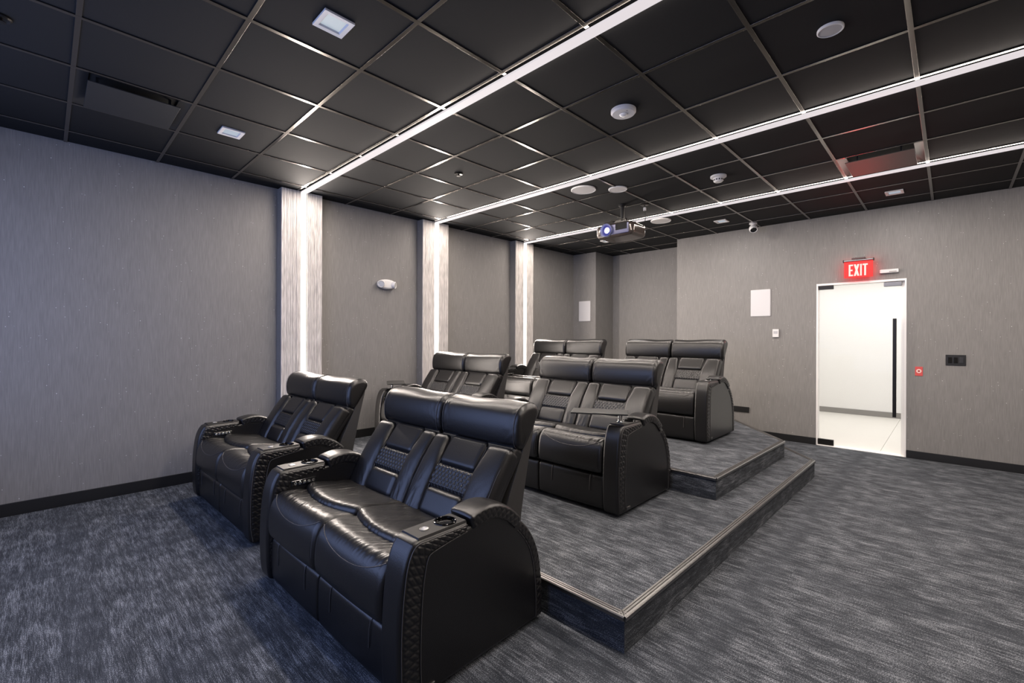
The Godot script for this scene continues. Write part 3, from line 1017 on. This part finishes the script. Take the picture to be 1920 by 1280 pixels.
func make_loveseat() -> Node3D:
	var root := thing("recliner_loveseat", "black leather loveseat", "loveseat")
	var wr := noise(31, 1.0, 2)
	var wr2 := noise(32, 1.0, 2)
	# --- base box, hidden under the cushions
	put("base", bx(Vector3(-0.6, 0.03, -0.37), Vector3(0.6, 0.30, 0.37), 0.01), M.black, root)
	# --- arms
	var sideways := func(z, y, x): return Vector3(x, y, z)
	var outline := curve(PackedVector2Array([Vector2(0.392, 0.022), Vector2(0.416, 0.04), Vector2(0.427, 0.11), Vector2(0.431, 0.22), Vector2(0.429, 0.34), Vector2(0.421, 0.45), Vector2(0.407, 0.54), Vector2(0.386, 0.598), Vector2(0.364, 0.630)]), 4)
	outline.append_array(PackedVector2Array([Vector2(0.345, 0.638), Vector2(0.30, 0.639), Vector2(0.09, 0.639), Vector2(0.085, 0.615)]))
	outline.append_array(curve(PackedVector2Array([Vector2(0.0, 0.628), Vector2(-0.08, 0.622), Vector2(-0.16, 0.598), Vector2(-0.24, 0.552), Vector2(-0.305, 0.495), Vector2(-0.355, 0.42), Vector2(-0.389, 0.33), Vector2(-0.407, 0.22), Vector2(-0.414, 0.12), Vector2(-0.412, 0.022)]), 4))
	var b := Build.new()
	b.prism(outline, sideways, 0.603, 0.732, 0.02, 4)
	var arms := both(root, "arm", b, M.leather, 40.0)
	var f_out := PackedVector2Array([Vector2(0.402, 0.04), Vector2(0.415, 0.12), Vector2(0.418, 0.22), Vector2(0.416, 0.34), Vector2(0.407, 0.45), Vector2(0.394, 0.54), Vector2(0.372, 0.60), Vector2(0.344, 0.624), Vector2(0.30, 0.626), Vector2(0.20, 0.627), Vector2(0.094, 0.627)])
	var f_in := PackedVector2Array([Vector2(0.325, 0.04), Vector2(0.330, 0.12), Vector2(0.331, 0.22), Vector2(0.328, 0.34), Vector2(0.320, 0.45), Vector2(0.308, 0.52), Vector2(0.298, 0.553), Vector2(0.285, 0.568), Vector2(0.25, 0.576), Vector2(0.18, 0.588), Vector2(0.094, 0.598)])
	b = Build.new()
	band(b, f_out, f_in, 0.732, 1.0, 320, 22, 0.037, 1.5)
	both(root, "quilted_band", b, M.quilt, 60.0, arms)
	b = Build.new()
	var r_out := PackedVector2Array([Vector2(-0.25, 0.540), Vector2(-0.302, 0.489), Vector2(-0.35, 0.415), Vector2(-0.383, 0.33), Vector2(-0.401, 0.22), Vector2(-0.407, 0.12), Vector2(-0.405, 0.035)])
	var r_in := PackedVector2Array([Vector2(-0.222, 0.507), Vector2(-0.268, 0.455), Vector2(-0.31, 0.39), Vector2(-0.338, 0.31), Vector2(-0.353, 0.21), Vector2(-0.359, 0.12), Vector2(-0.358, 0.035)])
	band(b, r_out, r_in, 0.732, 1.0, 170, 12, 0.036, 1.0)
	both(root, "quilted_band", b, M.quilt, 60.0, arms)
	b = Build.new()
	band(b, f_out, f_in, 0.603, -1.0, 280, 18, 0.037, 1.5)
	both(root, "quilted_band", b, M.quilt, 60.0, arms)
	for lines in [f_in, r_in, f_out]:      # welt seams along the smooth side panel
		b = Build.new()
		var path := PackedVector3Array()
		for q in curve(lines, 3): path.append(Vector3(0.7335, q.y, q.x))
		b.tube(path, 0.0022, 5)
		both(root, "welt", b, M.stitch, 60.0, arms)
	# curved arm pad with quilted flanks
	b = Build.new()
	var top := along(curve(PackedVector2Array([Vector2(0.083, 0.653), Vector2(0.03, 0.668), Vector2(-0.03, 0.673), Vector2(-0.10, 0.661), Vector2(-0.17, 0.626), Vector2(-0.225, 0.58), Vector2(-0.248, 0.555)]), 5), 130)
	var g := []
	for k in top.size():
		var d := (top[mini(k + 1, top.size() - 1)] - top[maxi(k - 1, 0)]).normalized()
		var up := Vector2(-d.y, d.x)
		if up.y < 0.0: up = -up
		var f := float(k) / (top.size() - 1)
		var e := sqrt(clampf(minf(f, 1.0 - f) / 0.035, 0.02, 1.0))
		var ring := PackedVector3Array()
		var hw := 0.072 * (0.82 + 0.18 * e)
		var n_side := 14
		var hgt := 0.05
		for j in n_side + 1:      # outer flank, upwards
			var w := float(j) / n_side
			var q := 0.0030 * quilt(f * 0.36 / 0.036, w * 1.0) * minf(minf(w, 1.0 - w) * 6.0, 1.0)
			ring.append(Vector3(0.668 + hw + q * e, (top[k] - up * (hgt * (1.0 - w) + 0.006)).y, (top[k] - up * (hgt * (1.0 - w) + 0.006)).x))
		for j in 7:               # crowned top
			var w := (j + 1) / 8.0
			var x := cos(PI * w)
			var h := -0.006 + 0.014 * pow(sin(PI * w), 0.6) * e
			ring.append(Vector3(0.668 + hw * x * 0.985, (top[k] + up * h).y, (top[k] + up * h).x))
		for j in n_side + 1:
			var w := 1.0 - float(j) / n_side
			var q := 0.0030 * quilt(f * 0.36 / 0.036, w * 1.0) * minf(minf(w, 1.0 - w) * 6.0, 1.0)
			ring.append(Vector3(0.668 - hw - q * e, (top[k] - up * (hgt * (1.0 - w) + 0.006)).y, (top[k] - up * (hgt * (1.0 - w) + 0.006)).x))
		g.append(ring)
	b.loft(g)
	both(root, "arm_pad", b, M.quilt, 55.0, arms)
	# cup console: a plate with a round well
	b = Build.new()
	var rect := PackedVector3Array()
	var rim := PackedVector3Array()
	var well := Vector3(0.668, 0.0, 0.163)
	var lo := Vector2(0.614, 0.094)
	var hi := Vector2(0.722, 0.336)
	var n := 72
	for k in n:
		var a := TAU * k / n
		var dir := Vector2(cos(a), sin(a))
		rim.append(well + Vector3(dir.x * 0.044, 0.6445, dir.y * 0.044))
		var tx := INF
		var ty := INF
		if absf(dir.x) > 1e-6: tx = ((hi.x if dir.x > 0 else lo.x) - well.x) / dir.x
		if absf(dir.y) > 1e-6: ty = ((hi.y if dir.y > 0 else lo.y) - well.z) / dir.y
		var far := minf(tx, ty)
		rect.append(well + Vector3(dir.x * far, 0.6445, dir.y * far))
	for corner in [Vector3(lo.x, 0.6445, lo.y), Vector3(hi.x, 0.6445, lo.y), Vector3(lo.x, 0.6445, hi.y), Vector3(hi.x, 0.6445, hi.y)]:
		var near := 0
		for k in n:
			if rect[k].distance_to(corner) < rect[near].distance_to(corner): near = k
		rect[near] = corner
	var skirt := PackedVector3Array()
	for q in rect: skirt.append(Vector3(0.668 + (q.x - 0.668) * 1.06, 0.637, q.z + (0.003 if q.z > 0.3 else 0.0)))
	b.rows([skirt, rect, rim], true)
	b.facing(0, Vector3.UP)
	var consoles := both(root, "cup_console", b, M.console, 30.0, arms)
	b = Build.new()
	b.lathe(PackedVector2Array([Vector2(0.0, 0.6395), Vector2(0.036, 0.6395), Vector2(0.0395, 0.6405), Vector2(0.041, 0.6470), Vector2(0.044, 0.6495), Vector2(0.048, 0.6478), Vector2(0.0495, 0.6435), Vector2(0.042, 0.6385), Vector2(0.0, 0.6385)]), 40, Transform3D(Basis(), Vector3(well.x, 0, well.z)))
	both(root, "cup_holder", b, mat(Color8(30, 30, 31), 0.1, 0.9), 30.0, arms, "glossy dark metal cup holder ring")
	b = Build.new()
	var badge := Vector3(0.668, 0.6446, 0.270)
	b.lathe(PackedVector2Array([Vector2(0.0, 0.0), Vector2(0.019, 0.0), Vector2(0.019, 0.002), Vector2(0.017, 0.003), Vector2(0.0, 0.003)]), 28, Transform3D(Basis(), badge))
	both(root, "control_badge", b, mat(Color8(130, 128, 126), 0.3, 0.8), 30.0, arms, "round silver touch button with a swirl")
	for s in [-1.0, 0.0, 1.0]:
		b = Build.new()
		var path := PackedVector3Array()
		for k in 13:
			var f := k / 12.0 * 2.0 - 1.0
			path.append(badge + Vector3(s * 0.0075 * (1.0 - 0.4 * absf(f)) + 0.006 * sin(f * PI), 0.003, f * 0.014 * (1.0 if s == 0.0 else 0.75)))
		b.tube(path, 0.0013, 5)
		both(root, "swirl", b, M.white, 60.0, arms)
	# seat controls on the inner flank
	b = Build.new()
	b.rbox(Vector3(0.601, 0.549, 0.226), Vector3(0.012, 0.036, 0.148), 0.006, 3)
	var plates := both(root, "control_plate", b, M.gloss, 40.0, arms)
	for k in 5:
		b = Build.new()
		b.lathe(PackedVector2Array([Vector2(0, 0), Vector2(0.0095, 0), Vector2(0.0095, 0.003), Vector2(0.007, 0.0045), Vector2(0, 0.004)]), 14, Transform3D(Basis(Vector3.BACK, PI / 2), Vector3(0.595, 0.55, 0.171 + k * 0.0265)))
		both(root, "button", b, M.chrome, 40.0, arms)
	if plates.size() == 0 or consoles.size() == 0: pass
	b = Build.new()
	b.rbox(Vector3(0.735, 0.052, 0.29), Vector3(0.006, 0.022, 0.05), 0.002, 1)
	put("name_tag", b.mesh(), M.aluminium, arms[0])
	# --- footrest with pleats
	b = Build.new()
	cushion(b, curve(PackedVector2Array([Vector2(0.35, 0.262), Vector2(0.378, 0.272), Vector2(0.400, 0.262), Vector2(0.407, 0.225), Vector2(0.408, 0.12), Vector2(0.404, 0.055), Vector2(0.39, 0.034), Vector2(0.35, 0.034)]), 4, true), 0.004, 0.598, 0.012, 24, func(u, p, nn):
		var x: float = 0.301 + u * 0.297
		var dent := 0.0
		for c in [0.14, 0.49]: dent += exp(-pow((x - c) / 0.006, 2.0)) * smoothstep(0.10, 0.27, p.y)
		return nn * (-0.004 * dent + 0.003 * (1.0 - u * u)))
	var pleats := [Build.new(), Build.new()]
	for c in [0.14, 0.49]:
		pleats[0 if c < 0.3 else 1].tube(PackedVector3Array([Vector3(c + 0.004, 0.272, 0.384), Vector3(c + 0.002, 0.26, 0.406), Vector3(c, 0.225, 0.4115), Vector3(c - 0.003, 0.15, 0.412)]), 0.0022, 5)
	var rests := both(root, "footrest", b, M.leather, 60.0)
	for q in pleats: both(root, "pleat_seam", q, M.stitch, 60.0, rests)
	# --- front seat cushion with a curved seam and drawn wrinkles
	var fp := curve(PackedVector2Array([Vector2(0.16, 0.34), Vector2(0.16, 0.478), Vector2(0.20, 0.508), Vector2(0.27, 0.523), Vector2(0.33, 0.531), Vector2(0.375, 0.521), Vector2(0.408, 0.490), Vector2(0.425, 0.44), Vector2(0.432, 0.37), Vector2(0.428, 0.315), Vector2(0.405, 0.290), Vector2(0.30, 0.288)]), 7, true)
	var front := func(u, p, nn):
		var x: float = 0.3 + u * 0.29
		var topness := smoothstep(0.46, 0.515, p.y)
		var a := wr.get_noise_2d(x * 30.0 + (p.x - 0.3) * 12.0, p.x * 3.5) - 0.3
		var w: float = a * 0.0042 * topness * (0.35 + 0.65 * smoothstep(-0.7, 0.5, u)) * smoothstep(0.46, 0.30, p.x)
		var crown: float = 0.006 * (1.0 - u * u) * smoothstep(0.52, 0.40, p.y) - 0.012 * (1.0 - u * u) * topness * smoothstep(0.40, 0.25, p.x)
		return nn * (w + crown)
	b = Build.new()
	cushion(b, fp, 0.003, 0.598, 0.03, 96, front)
	var seam := PackedVector3Array()
	for k in 41:
		var u := lerpf(-0.93, 0.93, k / 40.0)
		var want := 0.452 + 0.074 * pow(absf(u), 2.2)
		var best := fp[0]
		var dist := INF
		for q in fp:
			if q.x > 0.33 and absf(q.y - want) < dist and q.y > 0.4:
				dist = absf(q.y - want)
				best = q
		# glide between outline points
		for i in fp.size():
			var q0 := fp[i]
			var q1 := fp[(i + 1) % fp.size()]
			if q0.x > 0.33 and q1.x > 0.33 and (q0.y - want) * (q1.y - want) <= 0.0 and q0.y > 0.4 and q0.y != q1.y:
				best = q0.lerp(q1, (want - q0.y) / (q1.y - q0.y))
		var out := (best - Vector2(0.3, 0.40)).normalized()
		var pp: Vector2 = best + front.call(u, best, out) + out * 0.0005
		seam.append(Vector3(0.3 + u * 0.2975, pp.y, pp.x))
	var welt := Build.new()
	welt.tube(seam, 0.0024, 6)
	var welts := [welt]
	for u in [-0.93, 0.93]:
		var path := PackedVector3Array()
		for q in curve(PackedVector2Array([Vector2(0.30, 0.523), Vector2(0.372, 0.519), Vector2(0.409, 0.488), Vector2(0.4255, 0.44), Vector2(0.432, 0.37), Vector2(0.428, 0.318)]), 5): path.append(Vector3(0.3 + u * 0.2975, q.y - 0.004, q.x - 0.003))
		welts.append(Build.new())
		welts[-1].tube(path, 0.0026, 6)
	var fronts := both(root, "front_cushion", b, M.leather, 60.0)
	for q in welts: both(root, "seam", q, M.stitch, 60.0, fronts)
	# --- rear seat cushion with a rolled front edge
	b = Build.new()
	cushion(b, curve(PackedVector2Array([Vector2(-0.15, 0.40), Vector2(-0.15, 0.485), Vector2(-0.07, 0.502), Vector2(0.03, 0.518), Vector2(0.12, 0.536), Vector2(0.175, 0.541), Vector2(0.203, 0.528), Vector2(0.212, 0.503), Vector2(0.20, 0.465), Vector2(0.10, 0.41)]), 6, true), 0.003, 0.598, 0.026, 56, func(u, p, nn):
		var fwd := smoothstep(0.0, 0.19, p.x)
		var a := wr2.get_noise_2d(u * 14.0 + p.x * 6.0, p.x * 3.0)
		return Vector2(0.055 * (1.0 - u * u) * fwd, -0.010 * (1.0 - u * u) * smoothstep(0.3, 0.0, p.x) * smoothstep(0.46, 0.50, p.y)) + nn * (a - 0.3) * 0.0026 * smoothstep(0.49, 0.515, p.y))
	both(root, "rear_cushion", b, M.leather, 60.0)
	# --- backrest: slab with bolsters, upper, quilted and lumbar panels
	var b0 := Vector2(-0.075, 0.475)          # (z, y) at the crease
	var dirv := (Vector2(-0.352, 0.90) - b0).normalized()
	var nrm := Vector2(dirv.y, -dirv.x)
	if nrm.x < 0.0: nrm = -nrm
	var bk := func(p): # p: x, along the back, out of the back
		var q: Vector2 = b0 + dirv * p.y + nrm * (p.z + 0.018 * sin(PI * clampf(p.y / 0.46, 0.0, 1.0)))
		return Vector3(p.x, q.y, q.x)
	b = Build.new()
	b.rbox(Vector3(0.309, 0.235, -0.055), Vector3(0.606, 0.49, 0.09), 0.03, 4, Vector3i(4, 12, 1), bk)
	var backs := both(root, "backrest", b, M.leather, 60.0)
	b = Build.new()
	var stitches := []
	var bolsters := [Build.new(), Build.new()]
	for s in [-1.0, 1.0]:
		var cx: float = 0.073 if s < 0.0 else 0.521
		var half: float = 0.073 if s < 0.0 else 0.095
		bolsters[0 if s < 0.0 else 1].rbox(Vector3(cx, 0.215, -0.03), Vector3(half * 2.0, 0.47, 0.098), 0.036, 5, Vector3i(8, 18, 2), func(p):
			var u: float = (p.x - cx) / half
			var k := wr2.get_noise_2d(p.y * 34.0 + p.x * 14.0, p.x * 16.0)
			var w: float = -absf(k) * 0.005 * smoothstep(-0.02, 0.015, p.z) * smoothstep(0.40, 0.05, p.y)
			return bk.call(Vector3(p.x + s * 0.022 * smoothstep(0.26, 0.42, p.y) * (1.0 - s * u) / 2.0, p.y, p.z + w + 0.008 * (1.0 - u * u) * smoothstep(-0.03, 0.01, p.z))))
		var side: float = cx + s * (half - 0.012)
		stitches.append_array([Build.new(), Build.new()])
		stitches[-1].tube(PackedVector3Array([bk.call(Vector3(side, 0.03, 0.010)), bk.call(Vector3(side, 0.15, 0.013)), bk.call(Vector3(side, 0.28, 0.013)), bk.call(Vector3(side, 0.43, 0.009))]), 0.0018, 5)
		stitches[-2].tube(PackedVector3Array([bk.call(Vector3(cx - s * (half - 0.004), 0.03, -0.004)), bk.call(Vector3(cx - s * (half - 0.004), 0.15, -0.002)), bk.call(Vector3(cx - s * (half - 0.004), 0.28, -0.002)), bk.call(Vector3(cx - s * (half - 0.004), 0.43, -0.006))]), 0.0018, 5)
	for q in bolsters: both(root, "bolster", q, M.leather, 60.0, backs)
	for q in stitches: both(root, "seam", q, M.stitch, 60.0, backs)
	b = Build.new()
	b.rbox(Vector3(0.284, 0.372, -0.03), Vector3(0.292, 0.18, 0.082), 0.03, 4, Vector3i(8, 6, 2), bk)
	both(root, "upper_panel", b, M.leather, 60.0, backs)
	b = Build.new()
	b.rbox(Vector3(0.284, 0.075, -0.026), Vector3(0.292, 0.152, 0.092), 0.036, 5, Vector3i(8, 6, 2), bk)
	both(root, "lumbar_panel", b, M.leather, 60.0, backs)
	b = Build.new()
	g = []
	for j in 61:
		var v := j / 60.0
		var row := PackedVector3Array()
		for i in 121:
			var u := i / 120.0
			var x := 0.140 + u * 0.29
			var l := 0.145 + v * 0.142
			var edge := minf(1.0, minf(v, 1.0 - v) * 7.0)
			row.append(bk.call(Vector3(x, l, -0.012 + edge * (0.012 + 0.0042 * quilt(u * 10.0, v * 3.2)))))
		g.append(row)
	b.rows(g)
	b.facing(0, Vector3(0, 0.4, 1))
	both(root, "quilted_panel", b, M.quilt, 70.0, backs)
	# --- headrest
	b = Build.new()
	var hp := curve(PackedVector2Array([Vector2(-0.40, 0.846), Vector2(-0.352, 0.850), Vector2(-0.331, 0.876), Vector2(-0.326, 0.94), Vector2(-0.334, 0.995), Vector2(-0.355, 1.037), Vector2(-0.395, 1.064), Vector2(-0.445, 1.074), Vector2(-0.488, 1.066), Vector2(-0.510, 1.04), Vector2(-0.508, 1.005), Vector2(-0.475, 0.95)]), 5, true)
	cushion(b, hp, 0.003, 0.634, 0.034, 40, func(u, p, nn):
		var k := wr.get_noise_2d(u * 10.0 + 40.0, p.x * 30.0 + p.y * 12.0)
		var sag := -0.010 * exp(-pow((u + 0.35) / 0.45, 2.0)) * smoothstep(1.03, 1.07, p.y)
		return nn * (0.005 * (1.0 - u * u) - absf(k) * 0.0035 * smoothstep(0.5, 0.95, absf(u)) - absf(k) * 0.0008 * smoothstep(1.02, 1.06, p.y)) + Vector2(0, sag))
	welts = []
	for u in [0.030, 0.607]:
		var path := PackedVector3Array()
		for q in hp.slice(4, 46): path.append(Vector3(u, q.y + 0.0 + (0.0015 if q.y > 1.0 else 0.0), q.x + 0.001))
		welts.append(Build.new())
		welts[-1].tube(path, 0.0018, 5)
	var heads := both(root, "headrest", b, M.leather, 60.0)
	for q in welts: both(root, "seam", q, M.stitch, 60.0, heads)
	# --- hard back shell
	b = Build.new()
	b.prism(curve(PackedVector2Array([Vector2(-0.265, 0.56), Vector2(-0.25, 0.50), Vector2(-0.26, 0.36), Vector2(-0.37, 0.36), Vector2(-0.385, 0.50), Vector2(-0.436, 0.75), Vector2(-0.492, 0.985), Vector2(-0.470, 1.0), Vector2(-0.440, 0.99), Vector2(-0.395, 0.84), Vector2(-0.31, 0.66)]), 4, true), sideways, 0.006, 0.613, 0.006, 2)
	both(root, "back_shell", b, M.shell, 25.0)
	return root


func place(src: Node3D, first: bool, at: Vector3, turn: float, label: String) -> Node3D:
	var o: Node3D = src
	if not first:
		o = src.duplicate()
		o.name = numbered("recliner_loveseat")
		add_child(o, true)
	o.position = at
	o.rotation_degrees.y = turn
	o.set_meta("label", label)
	o.set_meta("group", "black leather loveseats in three rows")
	return o


func tray(at: Vector3, turn: float, label: String) -> void:
	var o := thing("tray_table", label, "tray table", at, "swivel tray tables")
	o.rotation_degrees.y = turn
	var b := Build.new()
	b.rbox(Vector3(-0.14, 0.075, 0.04), Vector3(0.40, 0.012, 0.21), 0.005, 2)
	put("tray_top", b.mesh(), mat(Color8(34, 34, 33), 0.35), o)
	b = Build.new()
	b.lathe(PackedVector2Array([Vector2(0, 0), Vector2(0.022, 0), Vector2(0.022, 0.005), Vector2(0.0115, 0.008), Vector2(0.0115, 0.070), Vector2(0, 0.070)]), 20)
	put("post", b.mesh(), M.chrome, o)


func seats() -> void:
	var s := make_loveseat()
	place(s, true, Vector3(3.133, 0, -1.325), 1.2, "black leather loveseat at the front right, largest and nearest the camera")
	place(s, false, Vector3(1.217, 0, -1.36), 1.6, "black leather loveseat at the front left beside the left wall")
	place(s, false, Vector3(2.957, P1, -3.165), 0.6, "black leather loveseat on the lower platform with a tray over its right arm")
	place(s, false, Vector3(1.14, P1, -3.165), 0.8, "black leather loveseat in the middle row on the left with a tray at its arm")
	place(s, false, Vector3(2.82, P2, -5.10), 0.4, "black leather loveseat on the upper platform at the back right, near the door")
	place(s, false, Vector3(1.175, P2, -5.10), 0.4, "black leather loveseat at the back left, mostly hidden behind the middle row")
	tray(Vector3(3.605, P1 + 0.6468, -2.91), 30.0, "black tray on a chrome post over the middle right loveseat")
	tray(Vector3(0.473, P1 + 0.6468, -2.93), 150.0, "dark tray on the left arm of the middle left loveseat, close to the wall")
